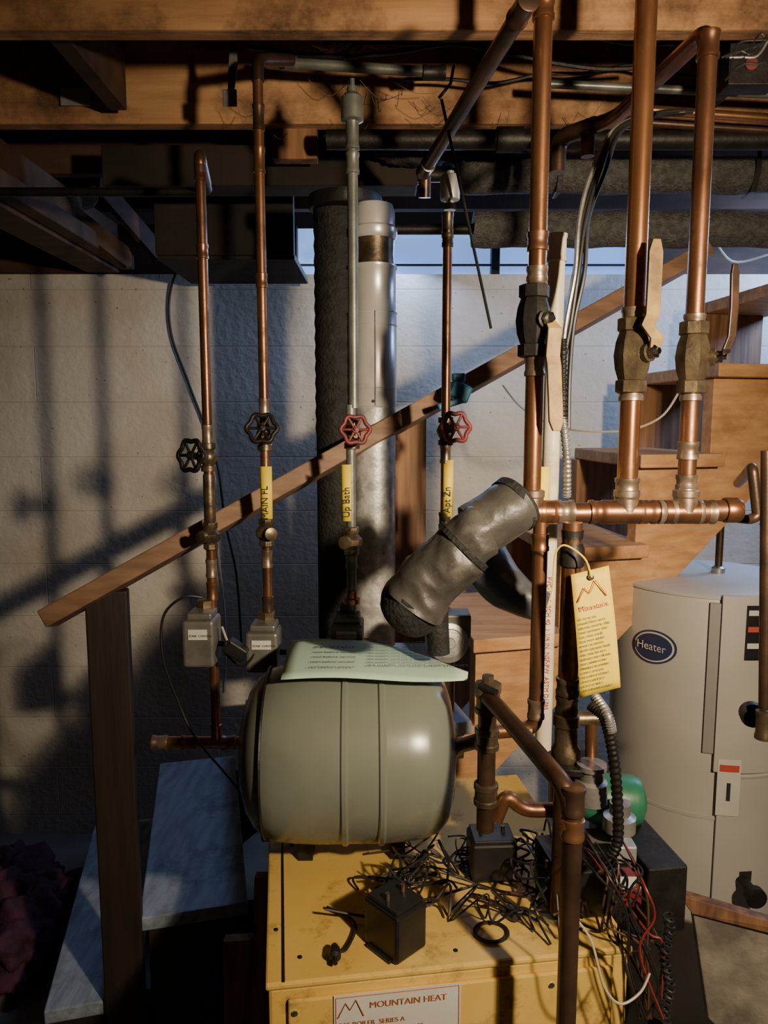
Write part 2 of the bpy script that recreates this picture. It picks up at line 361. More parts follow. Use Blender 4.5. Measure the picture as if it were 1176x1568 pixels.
for (a_,b_) in (((.103,BT-.031),(.297,BT-.031)),((.103,BT-.031),(.103,BT-.158)),((.297,BT-.031),(.297,BT-.158))):
    sweep('label_border',[BP(a_[0],-.007,a_[1]),BP(b_[0],-.007,b_[1])],.0006,ORI,g,6)
for uu in (.04,.45):
    lathe('jacket_screw',BP(uu,-.003,BT-.05),R8@-Y,[(.005,0),(.005,.003),(0,.004)],CHR,g,10)
for (uu,vv) in ((.05,.05),(.30,.03),(.52,.05),(.012,.12)):
    lathe('top_rivet',BP(uu,vv,BT),Z,[(.004,0),(.0035,.0015),(0,.002)],DARK,g,10)
# ---------------------------------------------------------------- EXPANSION TANK
g=grp('expansion_tank')
TC=P(531,1147,1.35); TLn=.405; ax=Vector((1,.03,0)).normalized()
t0=TC-ax*TLn/2
R=.166
prof=[(0,0),(.04,.002),(.08,.009),(.115,.021),(.138,.036),(.152,.054),(.160,.078),(.164,.11),(.166,.15),(R,.194),(R+.004,.197),(R+.004,.204),(R,.208),(R,.260),(R+.004,.263),(R+.004,.270),(R,.274),(.164,.31),(.160,.345),(.150,.370),(.132,.388),(.10,.399),(.06,.405),(.02,.406)]
lathe('tank_shell',t0,ax,prof,TANK,g,80)
lathe('end_flange',t0+ax*.052,ax,[(.140,0),(.1565,.001),(.1585,.003),(.1575,.006),(.140,.007)],DARK,g,80)
lathe('end_boss',t0+ax*.40,ax,[(.028,0),(.028,.012),(.02,.013),(.02,.025)],BRS,g,20)
for t in (.12,.30):
    box('saddle_leg',t0+ax*t+Vector((0,.05,-.185)),(.03,.10,.09),DARK,g)
g=grp('instruction_sheet')
n=14; vs=[];fs=[]
for i in range(n+1):
    u=i/n
    fx=P(430,1045,1.25).x*(1-u)+P(716,1034,1.25).x*u
    bx=P(446,985,1.46).x*(1-u)+P(716,1030,1.28).x*u
    for j in range(9):
        v=j/8
        yf=1.25; yb=1.47-.20*(u**3.5)
        x=fx*(1-v)+bx*v; y=yf*(1-v)+yb*v
        z=1.196+.016*math.sin(math.pi*min(1,v*.7+.1))+.004*math.sin(u*6)
        vs.append(Vector((x,y,z)))
for i in range(n):
    for j in range(8): fs.append((i*9+j,(i+1)*9+j,(i+1)*9+j+1,i*9+j+1))
o=mk('sheet',vs,fs,PAPER,g,True); s=o.modifiers.new('s','SOLIDIFY'); s.thickness=.0008
u1=Vector((1,.0,0)); v1=Vector((0,1,.06))
for k in range(9):
    text_on(g,'the installer must check system pressure',Vector((-.03,1.285+k*.016,1.2130+.0006*k)),u1,v1,.0085 if k else .011,INK)
for k in range(5):
    text_on(g,'IMPORTANT' if k==4 else 'read before service',Vector((-.135,1.275+k*.026,1.2130+.0008*k)),u1,v1,.0105 if k<4 else .014,INK)
# ---------------------------------------------------------------- ZONE RISERS
r22=.0102
g=grp('zone_riser_pipe'); d=1.55; DA=d
x=P(316,600,d).x
sweep('riser',[Vector((x,d,Zof(258,d))),Vector((x,d,Zof(1130,d)))],r22,COP,g,20)
sweep('elbow',fillet([Vector((x,d,Zof(265,d))),Vector((x,d,Zof(235,d))),Vector((x-.03,d+.18,Zof(235,d)))],.02),r22*1.15,COPD,g,18)
sweep('branch',fillet([Vector((x-.02,d+.1,Zof(235,d))),Vector((x-.04,d+.25,Zof(235,d))),Vector((x-.6,d+.25,Zof(235,d)))],.03),r22,DARK,g,16)
coupling(g,(x,d,Zof(262,d)),Z,r22,.04,COP); coupling(g,(x,d,Zof(385,d)),Z,r22,.03,COP); coupling(g,(x,d,Zof(665,d)),Z,r22)
globe_valve(g,(x,d,Zof(700,d)),(-.55,-1,.12),r22*1.05,DARK,.031)
lathe('tag_sleeve',(x,d,Zof(800,d)),Z,[(.012,0),(.0125,.002),(.0125,.10),(.012,.102)],BRS,g,16)
drain_valve(g,(x,d,Zof(820,d)),r22*1.1,-1)
coupling(g,(x,d,Zof(870,d)),Z,r22); coupling(g,(x,d,Zof(905,d)),Z,r22,m=COP)
coupling(g,(x,d,Zof(1125,d)),Z,r22,.05,COP)
zl=Zof(1137,d)
sweep('bottom_run',[Vector((P(238,1137,d).x,d,zl)),Vector((P(420,1137,d).x,d,zl))],.0135,COPB,g,20)
for px in (245,290,350): coupling(g,(P(px,1137,d).x,d,zl),X,.0135,.035,SOLD if px!=290 else COP)
def zone_valve(px,pyc,d,w=.08,h=.11,bm=GALV):
    gg=grp('zone_valve'); c=P(px,pyc,d)
    box('actuator_cover',c+Vector((0,-.035,0)),(w,.075,h),bm,gg,bw=.006)
    box('cover_top_step',c+Vector((0,-.03,h/2+.006)),(w*.8,.06,.014),bm,gg,bw=.004)
    box('name_plate',c+Vector((0,-.0735,h*.22)),(w*.6,.002,h*.22),WHITE,gg,bw=0)
    text_on(gg,'ZONE  CONTROL',c+Vector((-w*.27,-.0750,h*.18)),X,Z,.006,INK)
    lathe('valve_body',c+Vector((0,0,-h/2-.02)),Z,[(.012,0),(.018,.002),(.018,.015),(.024,.02),(.024,.04)],BRS,gg,12)
    lathe('adjust_lever',c+Vector((w/2,-.03,-.01)),X,[(.006,0),(.006,.012),(0,.013)],DARK,gg,10)
    lathe('union_nut',c+Vector((0,0,h/2+.01)),Z,[(.016,0),(.019,.002),(.019,.018),(.013,.02)],BRS,gg,6)
    return c
ZVM=mat('weathered_zone_valve_cover',(.19,.185,.165),(.12,.117,.105),.45,.3,20,.03)
zone_valve(316,972,DA,.065,.098,ZVM)
g=grp('zone_riser_pipe'); x=P(404,600,d).x
sweep('riser',[Vector((x,d,Zof(120,d))),Vector((x,d,Zof(960,d)))],r22,COP,g,20)
sweep('top_elbow',fillet([Vector((x,d,Zof(125,d))),Vector((x,d,Zof(92,d))),P(445,92,d+.1)],.025),r22*1.2,COPD,g,18)
coupling(g,(x,d,Zof(180,d)),Z,r22,.05,COPD); coupling(g,(x,d,Zof(245,d)),Z,r22,.05,COP); coupling(g,(x,d,Zof(430,d)),Z,r22,.03,COP)
coupling(g,(x,d,Zof(625,d)),Z,r22)
globe_valve(g,(x,d,Zof(668,d)),(.05,-1,.35),r22*1.05,DARK,.029)
drain_valve(g,(x,d,Zof(815,d)),r22*1.15,1)
coupling(g,(x,d,Zof(855,d)),Z,r22); coupling(g,(x,d,Zof(930,d)),Z,r22*1.1,.05,COPD)
zone_valve(409,985,DA,.066,.085,ZVM)
g=grp('zone_riser_pipe'); d=1.52; DC=d; x=P(541,500,d).x
sweep('riser',[Vector((x,d,Zof(180,d))),Vector((x,d,Zof(625,d)))],.0105,STL,g,20)
sweep('lower_riser',[Vector((x-.006,d,Zof(620,d))),Vector((x-.006,d,Zof(960,d)))],.0100,STL,g,20)
coupling(g,(x,d,Zof(250,d)),Z,.0115,.04,STL); coupling(g,(x,d,Zof(205,d)),Z,.0115,.06,STL)
lathe('air_vent',(x,d,Zof(188,d)),Z,[(.010,0),(.022,.004),(.022,.045),(.017,.05),(.010,.055),(.010,.065),(.005,.066),(.005,.08),(0,.081)],STL,g,20)
globe_valve(g,(x-.004,d,Zof(665,d)),(.18,-1,.2),r22*1.05,REDW,.027)
drain_valve(g,(x-.006,d,Zof(828,d)),r22*1.15,-1)
coupling(g,(x-.006,d,Zof(860,d)),Z,.0105,.03,STL)
lathe('bright_fitting',(x-.006,d,Zof(925,d)),Z,[(.010,0),(.017,.002),(.017,.012),(.012,.014),(.012,.03)],COPB,g,14)
zone_valve(533,968,DC+.02,.068,.07,ZVM)
g=grp('zone_riser_pipe'); d=1.56; DD=d; x=P(684,500,d).x
sweep('riser',[Vector((x,d,Zof(330,d))),Vector((x,d,Zof(960,d)))],.0095,COP,g,20)
coupling(g,(x,d,Zof(365,d)),Z,.010,.035,COPD); coupling(g,(x,d,Zof(345,d)),Z,.0105,.05,BRS)
lathe('air_vent',(x+.004,d,Zof(318,d)),Z,[(.008,0),(.008,.012),(.019,.015),(.020,.018),(.020,.058),(.018,.062),(.008,.064),(.008,.07),(0,.071)],GALV,g,20)
lathe('vent_nut',(x+.004,d,Zof(322,d)),Z,[(.013,0),(.013,.012)],CHR,g,6)
globe_valve(g,(x,d,Zof(660,d)),(.35,-1,.18),r22*1.05,REDW,.029)
coupling(g,(x,d,Zof(695,d)),Z,.010); coupling(g,(x,d,Zof(798,d)),Z,.011,.04,BRS)
def zlabel(px,py,d,txt,r=.0125):
    gg=grp('pipe_label'); c=P(px,py,d)
    zt,zb=Zof(py-43,d),Zof(py+43,d); vs=[];fs=[]
    n=10
    for i in range(n+1):
        a=math.radians(-100+200*i/n); vs+= [Vector((c.x+math.sin(a)*r,d-math.cos(a)*r,zb)),Vector((c.x+math.sin(a)*r,d-math.cos(a)*r,zt))]
    for i in range(n): fs.append((2*i,2*i+2,2*i+3,2*i+1))
    o=mk('label_wrap',vs,fs,YEL,gg,True); s=o.modifiers.new('s','SOLIDIFY'); s.thickness=.0006
    if txt: text_on(gg,txt,Vector((c.x+.0055,d-r-.0012,zb+.008)),Z,-X,.019,INK)
zlabel(408,757,DA,'MAIN FL'); zlabel(532,754,DC,'Up Bath',.0130); zlabel(685,747,DD,'Apt Zn')
zlabel(827,757,1.28,None,.016)
g=grp('blue_pipe_clamp')
box('clamp_body',P(703,600,1.7),(.05,.03,.04),BLUP,g,rot=(0,.4,.3),bw=.006); box('clamp_tab',P(690,618,1.68),(.06,.02,.015),BLUP,g,rot=(0,-.3,0),bw=.004)
box('clamp_hook',P(702,578,1.7),(.03,.02,.02),BLUP,g,bw=.004)
# ---------------------------------------------------------------- FLUE
g=grp('flue_pipe'); d=1.80; xf=P(573,800,d).x; rf=.052
zz=lambda py:Zof(py,d)
lathe('lower_section',(xf,d,0),Z,[(rf,zz(985)),(rf,zz(624))],GALVM,g,48)
lathe('vent_section',(xf,d,0),Z,[(rf*.98,zz(626)),(rf*1.04,zz(622)),(rf*1.04,zz(480)),(rf*1.0,zz(478)),(rf*1.0,zz(415)),(rf*1.06,zz(412)),(rf*1.06,zz(408))],GALVF,g,48)
lathe('elbow_gore',(xf,d,0),Z,[(rf*.93,zz(411)),(rf*.90,zz(390)),(rf*.93,zz(366))],BRS,g,48)
lathe('upper_elbow',(xf-.0,d,0),Z,[(rf*.95,zz(368)),(rf*1.05,zz(362)),(rf*1.05,zz(352)),(rf*.95,zz(348)),(rf*.95,zz(325)),(rf*.85,zz(315))],GALVF,g,48)
box('flue_seam',(xf+.004,d-rf-.0025,(zz(480)+zz(622))/2),(.002,.004,zz(480)-zz(622)),ZVM,g,bw=0)
for py in (480,500,595,622): sweep('flue_crimp',[Vector((xf+rf*1.045*math.cos(a),d+rf*1.045*math.sin(a),zz(py))) for a in [2*math.pi*i/40 for i in range(40)]],.0012,GALVF,g,6,closed=True)
lathe('flue_screw',(xf+.0,d-rf*1.02,zz(615)),-Y,[(.004,0),(.004,.004)],CHR,g,8)
g=grp('flue_shaded_half'); d=1.86; xv=P(520,800,d).x  # black pipe added in place of the flue's shaded left half
pp=[];rr=[]
k=60
for i in range(k+1):
    z=Zof(990,d)+(Zof(318,d)-Zof(990,d))*i/k; pp.append(Vector((xv,d,z))); rr.append(.056+(.0025 if (i%2 and i>30) else 0))
sweep('shaded_half_sleeve',pp,rr,BLKI,g,40)
lathe('vent_collar',(xv+.02,d-.01,Zof(325,d)),Z,[(.085,0),(.088,.004),(.088,.03),(.06,.035)],DARK,g,40)
# ---------------------------------------------------------------- BLACK INSULATED ELBOW (wrapped pipe)
g=grp('insulated_elbow_pipe')
def wrap(name,ctrl,r0_,r1_,m,amp=.006,seg=48,sd=0):
    pts=spline(ctrl,12); n=len(pts)
    rr=[r0_+(r1_-r0_)*i/(n-1) for i in range(n)]
    rr[0]*=.93; rr[-1]*=.95
    o=sweep(name,pts,rr,m,g,seg,caps=True)
    for v in o.data.vertices:
        q=v.co*14+Vector((sd,0,0)); k=noise.noise(q)*amp+(.5-abs(noise.noise(v.co*26)))*amp*.8-amp*.3
        cpt=min(pts,key=lambda p:(p-v.co).length)
        dr=(v.co-cpt)
        if dr.length>1e-5: v.co+=dr.normalized()*k
    return o
wrap('lower_wrap',[P(634,922,1.22),P(655,893,1.215),P(680,868,1.21),P(708,842,1.21)],.060,.051,TAPE,.013,sd=3)
wrap('elbow_wrap',[P(690,858,1.21),P(715,828,1.205),P(740,812,1.21)],.050,.046,TAPE,.010,sd=9)
wrap('upper_wrap',[P(722,815,1.21),P(748,800,1.215),P(772,784,1.22),P(789,771,1.23)],.046,.048,TAPE,.004,sd=6)
sweep('tape_band',[P(706,839,1.21),P(712,833,1.21)],.054,BLKI,g,30)
sweep('tape_edge',[P(783,776,1.226),P(793,768,1.232)],.0495,BLKI,g,30)
sweep('foam_end',spline([P(614,946,1.225),P(622,937,1.22),P(634,922,1.22)],4),[.035,.042,.047,.050,.053,.055,.056,.057,.057],BLKI,g,24)
wrap('rear_wrap',[P(735,850,1.42),P(765,890,1.40),P(800,915,1.38),P(835,930,1.37)],.050,.030,mat('grey_plastic_wrap',(.10,.11,.13),(.06,.065,.08),.4,0,8,.3),.004,sd=12)
sweep('inner_pipe',[P(780,785,1.23),P(815,786,1.25)],.02,COP,g,18)
sweep('drop_pipe',[P(668,900,1.3),P(672,1000,1.3)],.02,BLKI,g,18)
g=grp('circulator_pump'); c=P(688,985,1.45)
lathe('pump_head',c,(0.15,-1,.1),[(.034,-.06),(.036,-.05),(.036,-.01),(.040,-.008),(.040,.0),(.030,.003),(.028,.001),(.012,.002),(.01,.006),(0,.006)],ALU,g,36)
box('pump_bracket',c+Vector((.0,.04,.03)),(.09,.06,.05),ZVM,g,bw=.004)
sweep('pump_inlet',[c+Vector((0,.05,-.03)),c+Vector((0,.05,-.16))],.017,COPD,g,16)
# ---------------------------------------------------------------- MAIN COPPER MANIFOLD
g=grp('copper_manifold'); d=1.22; rm=.0170; z=Zof(784,d)
xl,xr=P(812,784,d).x,P(1118,780,d).x
sweep('header',[Vector((xl,d,z-.003)),Vector((xr,d,z+.003))],rm,COP,g,24)
x1=P(818,600,d).x; x2=P(966,600,d).x; x3=P(1058,600,d).x
for px,mm in ((840,COPB),(865,SOLD),(915,COP),(990,COP),(1020,SOLD),(1080,SOLD)):
    coupling(g,(P(px,784,d).x,d,z),X,rm,.03,mm)
lathe('header_cap',(xr-.01,d,z+.003),X,[(rm*1.2,0),(rm*1.25,.002),(rm*1.25,.02),(rm*1.05,.027),(0,.028)],COPB,g,24)
def tee(xx):
    lathe('tee_neck',(xx,d,z),Z,[(rm*1.2,-.0),(rm*1.15,.024),(rm*1.25,.026),(rm*1.25,.036),(rm,.038)],SOLD,g,20)
    sweep('tee_run',[Vector((xx-.035,d,z)),Vector((xx+.035,d,z))],rm*1.17,COP,g,22)
for xx in (x1,x2,x3): tee(xx)
g1=grp('copper_riser'); rr1=.0145
sweep('pipe',[Vector((x1+.0,d,z)),Vector((x1,d,ZJ+.15))],rr1,COPB,g1,24)
for py in (770,560,440,425): coupling(g1,(x1,d,Zof(py,d)),Z,rr1,.035)
coupling(g1,(x1,d,Zof(15,d)),Z,rr1,.03,COP); coupling(g1,(x1,d,Zof(370,d)),Z,rr1,.03,COP)
q=ball_valve(g1,(x1-.004,d,Zof(492,d)),.0175,.115,DARK,(.45,-1,0))
h=[q,q+Vector((.010,-.004,-.016)),P(846,545,q.y-.006),P(848,560,q.y-.008),P(850,610,q.y-.008),P(851,645,q.y-.008),P(852,660,q.y-.008)]
strip('lever',h,Vector((1,.25,0)),.024,.006,YELT,g1)
g2=grp('copper_riser'); rr2=.0168
xt=x2
sweep('pipe',[Vector((xt,d,z)),Vector((xt,d,ZJ+.15))],rr2,COPB,g2,24)
for py in (770,745,600,485): coupling(g2,(xt,d,Zof(py,d)),Z,rr2,.03)
q=ball_valve(g2,(xt,d,Zof(545,d)),.0185,.12,BRS,(.6,-1,0.1))
h=[q,q+Vector((.004,-.004,.02)),P(992,498,q.y-.006),P(999,482,q.y-.008),P(1002,430,q.y-.008),P(1004,385,q.y-.008),P(1005,366,q.y-.008)]
strip('lever',h,Vector((1,.25,0)),.024,.006,YELT,g2)
g3=grp('copper_riser'); rr3=.0145
zt=Zof(45,d); pb=P(945,160,1.55)
sweep('pipe',fillet([Vector((x3,d,z)),Vector((x3,d,zt)),Vector((pb.x,1.55,zt)),Vector((pb.x-.05,1.62,zt))],.03),rr3,COP,g3,24)
for py in (755,740,690,600,495): coupling(g3,(x3,d,Zof(py,d)),Z,rr3,.03)
coupling(g3,(x3,d,Zof(70,d)),Z,rr3,.04,COP)
sweep('end_elbow',fillet([Vector((pb.x-.03,1.59,zt)),Vector((pb.x-.09,1.66,zt)),Vector((pb.x-.09,1.66,zt-.07))],.03),rr3*1.2,COPD,g3,18)
q=ball_valve(g3,(x3,d,Zof(548,d)),.0175,.115,BRS,(1,-.5,0.0))
h=[q,q+Vector((.010,-.002,.008)),P(1112,535,q.y-.006),P(1120,515,q.y-.006),P(1124,470,q.y-.006),P(1125,420,q.y-.006),P(1125,404,q.y-.006)]
strip('lever',h,Vector((1,.2,0)),.014,.006,COPD,g3)
g=grp('copper_branch_pipe')
sweep('tail',fillet([Vector((xr-.01,d+.03,z-.01)),P(1150,795,1.27),P(1160,790,1.27),P(1152,715,1.27),P(1130,740,1.5)],.015),.009,COPD,g,14)
sweep('far_right_riser',[P(1174,690,1.2),P(1170,1085,1.2)],.009,COPD,g,16)
lathe('valve_knob',P(1150,1090,1.25),(-.3,-1,0),[(.014,0),(.021,.003),(.021,.02),(.010,.024),(0,.025)],DARK,g,20)
sweep('knob_pipe',[P(1150,1090,1.26),P(1168,1085,1.3)],.009,COPD,g,12)
coupling(g,P(1170,1110,1.2),Z,.012,.05,BRS)
g=grp('white_pvc_pipe'); d2=1.40
x=P(842,760,d2).x
sweep('pipe',[Vector((x,d2,Zof(370,d2))),Vector((x,d2,Zof(1150,d2)))],.0160,PVC,g,24)
coupling(g,(x,d2,Zof(380,d2)),Z,.0160,.05,PVC)
text_on(g,'PVC-1120  SCH 40  1 1/4 IN  NSF-PW  ASTM D1785',Vector((x-.004,d2-.0167,Zof(880,d2))),-Z,X,.012,REDI)
g=grp('copper_return_pipe'); d=1.22
x=P(824,960,d).x
sweep('pipe',fillet([Vector((x,d,z)),Vector((x,d,Zof(1115,d))),P(762,1120,d)],.022),.0125,COP,g,20)
coupling(g,(x,d,Zof(830,d)),Z,.0125,.03,COP); coupling(g,(x,d,Zof(1085,d)),Z,.0125,.035)
coupling(g,P(800,1119,d),X,.0125,.03,COP)
g=grp('copper_supply_pipe'); d=1.17
x=P(872,960,d).x
sweep('pipe',[Vector((x,d,Zof(800,d))),Vector((x,d,Zof(1180,d)))],.0160,COP,g,22)
lathe('black_union',(x,d,Zof(868,d)),Z,[(.017,0),(.02,.003),(.02,.03),(.016,.04),(.018,.06)],DARK,g,10)
for py in (1050,1078): coupling(g,(x,d,Zof(py,d)),Z,.016,.03,BRS)
lathe('reducer',(x,d,Zof(1165,d)),Z,[(.022,0),(.024,.003),(.024,.02),(.019,.03),(.019,.06),(.022,.063),(.022,.08),(.017,.085)],BRS,g,16)
sweep('side_tee',[Vector((x,d,Zof(1100,d))),P(918,1100,d)],.012,BRS,g,16)
sweep('side_drop',[P(905,1100,d),P(905,1165,d)],.010,COP,g,16)
lathe('flange',(x+.01,d,Zof(1172,d)),Z,[(.042,0),(.044,.002),(.044,.010),(.042,.012)],DARK,g,24)
sweep('down_leg',[Vector((x,d,Zof(1170,d))),Vector((x,d,.82))],.018,COPD,g,18)
lathe('relief_body',P(905,1205,1.14),Z,[(.018,-.03),(.026,-.025),(.026,.01),(.020,.014),(.020,.03),(.024,.032),(.024,.04),(0,.042)],ALU,g,20)
g=grp('circulator_motor')
c=P(905,1222,1.3)
lathe('motor_shell',c,(1,-.1,0),[(.030,-.03),(.034,-.02),(.044,0),(.046,.01),(.046,.075),(.040,.088),(.022,.096),(0,.097)],GRN,g,36)
lathe('motor_bell',c,(1,-.1,0),[(.03,-.075),(.048,-.07),(.050,-.05),(.030,-.028)],DARK,g,30)
box('motor_base',c+Vector((.04,0,-.06)),(.07,.05,.04),DARK,g)
lathe('motor_foot',P(948,1270,1.22),Z,[(.028,0),(.028,.025),(.018,.03),(.018,.05)],ALU,g,18)
box('mount_plate',P(948,1262,1.24)+Vector((0,0,-.035)),(.10,.08,.01),ALU,g)
box('mount_column',P(948,1290,1.24)+Vector((0,0,-.05)),(.06,.05,.10),DARK,g)
g=grp('black_iron_tee_stack'); d=1.20; x=P(745,1160,d).x
sweep('stack',[Vector((x,d,Zof(1055,d))),Vector((x,d,Zof(1270,d)))],.0155,COPD,g,20)
for py in (1075,1130,1215): lathe('iron_coupling',(x,d,Zof(py,d)),Z,[(.0175,-.02),(.021,-.018),(.021,-.010),(.019,-.008),(.019,.008),(.021,.010),(.021,.018),(.0175,.02)],BRS,g,18)
lathe('top_cap',(x,d,Zof(1062,d)),Z,[(.02,0),(.023,.002),(.023,.018),(.010,.022),(.010,.032),(0,.033)],BRS,g,8)
sweep('tank_connector',[t0+ax*.41,Vector((x,d,Zof(1130,d)))],.013,COP,g,18)
sweep('lever_stub',[P(735,1050,1.19),P(760,1062,1.17)],.007,DARK,g,10)
sweep('elbow_right',fillet([Vector((x+.018,d,Zof(1255,d))),P(775,1215,d),P(800,1240,d),P(870,1240,d)],.02),.0125,COP,g,18)
g=grp('front_drain_pipe')
xq=P(872,1400,.955).x
pts=fillet([P(748,1068,1.185),P(764,1085,1.15),P(866,1205,.96),Vector((xq,.955,Zof(1250,.955))),Vector((xq,.955,.03))],.035)
sweep('pipe',pts,.0138,COPD,g,22)
coupling(g,(xq,.955,Zof(1268,.955)),Z,.0138,.03,COPB); coupling(g,(xq,.955,Zof(1225,.955)),Z,.0138,.04,COPD)
lathe('floor_flange',(xq,.955,0),Z,[(.04,0),(.04,.008),(.018,.012),(.018,.03)],DARK,g,20)
# ---------------------------------------------------------------- YELLOW TAG
g=grp('yellow_warning_tag'); d=1.125
A=P(874,880,d);Bq=P(932,866,d);C=P(950,1052,d);D=P(888,1068,d)
vs=[];fs=[]; nU,nV=6,12
nrm=Vector((0,-1,0))
for i in range(nU+1):
    for j in range(nV+1):
        u=i/nU;v=j/nV
        p=(A*(1-u)+Bq*u)*(1-v)+(D*(1-u)+C*u)*v
        vs.append(p+nrm*(.006*math.sin(v*3.1)+.0))
for i in range(nU):
    for j in range(nV): fs.append((i*(nV+1)+j,(i+1)*(nV+1)+j,(i+1)*(nV+1)+j+1,i*(nV+1)+j+1))
o=mk('tag_card',vs,fs,YEL,g,True); s=o.modifiers.new('s','SOLIDIFY'); s.thickness=.0006
uxx=(Bq-A).normalized(); uyy=(A-D).normalized()
off=nrm*.0075
text_on(g,'Mountain',A.lerp(D,.30)+uxx*.008+off,uxx,uyy,.012,REDI)
mt=[A.lerp(D,.22)+uxx*.006+off,A.lerp(D,.12)+uxx*.018+off,A.lerp(D,.17)+uxx*.026+off,A.lerp(D,.08)+uxx*.036+off,A.lerp(D,.22)+uxx*.052+off]
sweep('mountain_mark',mt,.0009,REDI,g,6)
random.seed(3)
for k in range(17):
    s=' '.join(''.join(random.choice('aeionrstlcmd') for _ in range(random.randint(2,6))) for _ in range(3))[:17]
    text_on(g,s,A.lerp(D,.37+k*.036)+uxx*.004+off,uxx,uyy,.0068,INK)
lathe('tag_eyelet',A.lerp(Bq,.5)-uyy*.01+off*.6,-Y,[(.005,0),(.005,.001),(.002,.0015)],BRS,g,14)
sweep('tie_wire',spline([A.lerp(Bq,.5)-uyy*.01+off,P(895,855,1.13),P(865,835,1.14),P(850,850,1.15),P(846,900,1.16),P(838,930,1.16)],6),.0016,YEL,g,6)
# ---------------------------------------------------------------- WATER HEATER
g=grp('water_heater'); RC=.25
cx,cy=.905,2.03
zt=Zof(915,cy-RC)
lathe('tank_jacket',(cx,cy,0),Z,[(RC-.01,.02),(RC,.03),(RC,zt-.02),(RC-.003,zt-.01),(RC+.002,zt-.008),(RC+.002,zt-.001),(RC-.006,zt+.003),(RC*.6,zt+.010),(0,zt+.012)],WHM,g,72)
def arc(name,a0,a1,z0,z1,m,off,th=.003,R=RC):
    n=12;vs=[]
    for i in range(n+1):
        a=math.radians(a0+(a1-a0)*i/n)
        for rr_ in (R+off,R+off+th):
            for zz_ in (z0,z1): vs.append(Vector((cx+math.sin(a)*rr_,cy-math.cos(a)*rr_,zz_)))
    fs=[]
    for i in range(n):
        b=i*4;c=b+4
        fs+=[(b,c,c+1,b+1),(b+2,b+3,c+3,c+2),(b,b+2,c+2,c),(b+1,c+1,c+3,b+3)]
    fs+=[(0,1,3,2),(n*4,n*4+2,n*4+3,n*4+1)]
    return mk(name,vs,fs,m,g,True)
df=cy-RC
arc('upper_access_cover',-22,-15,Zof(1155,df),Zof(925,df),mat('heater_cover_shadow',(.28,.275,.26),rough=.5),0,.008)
arc('upper_access_face',-16,20,Zof(1180,df),Zof(912,df),WHM,0,.016)
arc('warning_panel',-4,8,Zof(1008,df),Zof(925,df),BLK,.016,.002)
for k,mm in ((0,WHITE),(1,REDI),(2,WHITE)):
    arc('warning_line',-3,7,Zof(990-k*25,df),Zof(982-k*25,df),mm,.018,.001)
arc('info_sticker',-14,-2,Zof(1245,df),Zof(1160,df),WHITE,.016,.001)
arc('info_sticker_head',-13,-3,Zof(1178,df),Zof(1168,df),REDI,.0172,.001)
arc('info_sticker_body',-9,-7,Zof(1222,df),Zof(1195,df),INK,.0172,.001)
arc('lower_access_face',-13,20,Zof(1430,df),Zof(1190,df),WHM,0,.012)
arc('lower_label',1,8,Zof(1345,df),Zof(1330,df),INK,.013,.001)
arc('jacket_band',-80,80,Zof(1258,df),Zof(1253,df),WHM,0,.003)
def badge(rx,rz,m,off):
    a0=math.radians(-53); zc=Zof(990,cy-.15); n=40; vs=[]
    for i in range(n):
        t=2*math.pi*i/n; a=a0+rx*math.cos(t)/RC
        vs.append(Vector((cx+math.sin(a)*(RC+off),cy-math.cos(a)*(RC+off),zc+rz*math.sin(t)+.08*rx*math.cos(t))))
    vs.append(Vector((cx+math.sin(a0)*(RC+off),cy-math.cos(a0)*(RC+off),zc)))
    return mk('badge',vs,[(i,(i+1)%n,n) for i in range(n)],m,g)
badge(.064,.045,NAVY,.003); badge(.058,.040,WHITE,.004); badge(.053,.036,NAVY,.005)
a0=math.radians(-53); tx=Vector((math.cos(a0),math.sin(a0),0)); nv=Vector((math.sin(a0),-math.cos(a0),0))
bc=Vector((cx,cy,Zof(990,cy-.15)))+nv*(RC+.007)
text_on(g,'Heater',bc-tx*.045-Z*.008,tx,Z,.030,WHITE)
for px,py in ((1018,845),(1103,815)):
    q=P(px,py,cy); sweep('top_nipple',[Vector((q.x,cy,zt+.005)),Vector((q.x,cy,zt+.15))],.010,COPD,g,14); lathe('nipple_collar',(q.x,cy,zt+.005),Z,[(.018,0),(.018,.02),(.011,.025)],ALU,g,14)
lathe('drain_knob',P(1155,1372,1.70),-Y,[(.015,-.06),(.015,-.01),(.026,-.005),(.026,.012),(.012,.016),(0,.017)],DARK,g,20)
# ---------------------------------------------------------------- boxes on boiler
def transformer(c,s,rot):
    gg=grp('power_transformer'); c=Vector(c)
    box('case',c+Z*(s[2]/2),s,BLK,gg,rot=(0,0,rot),bw=.005)
    Rz=Matrix.Rotation(rot,3,'Z')
    box('lid_step',c+Z*(s[2]+.003),(s[0]*.9,s[1]*.9,.006),BLK,gg,rot=(0,0,rot),bw=.002)
    for k in(-.25,.25): sweep('terminal',[c+Rz@Vector((k*s[0],0,s[2])),c+Rz@Vector((k*s[0],0,s[2]+.018))],.004,BRS,gg,8)
    box('mount_flange',c+Z*.003,(s[0]*1.15,s[1]*.7,.006),BLK,gg,rot=(0,0,rot),bw=.001)
transformer(Vector((P(605,1440,1.12).x,1.115,BT+.001)),(.068,.078,.080),.75)
transformer(Vector((P(752,1310,1.31).x,1.31,BT+.001)),(.085,.07,.075),.05)
g=grp('burner_control_box')
box('case_low',Vector((P(905,1350,1.22).x,1.24,BT+.045)),(.16,.12,.088),BLK,g,rot=(0,0,.14),bw=.004)
box('case_side',Vector((P(985,1350,1.22).x,1.22,BT+.06)),(.07,.16,.118),DARK,g,rot=(0,0,.14),bw=.004)
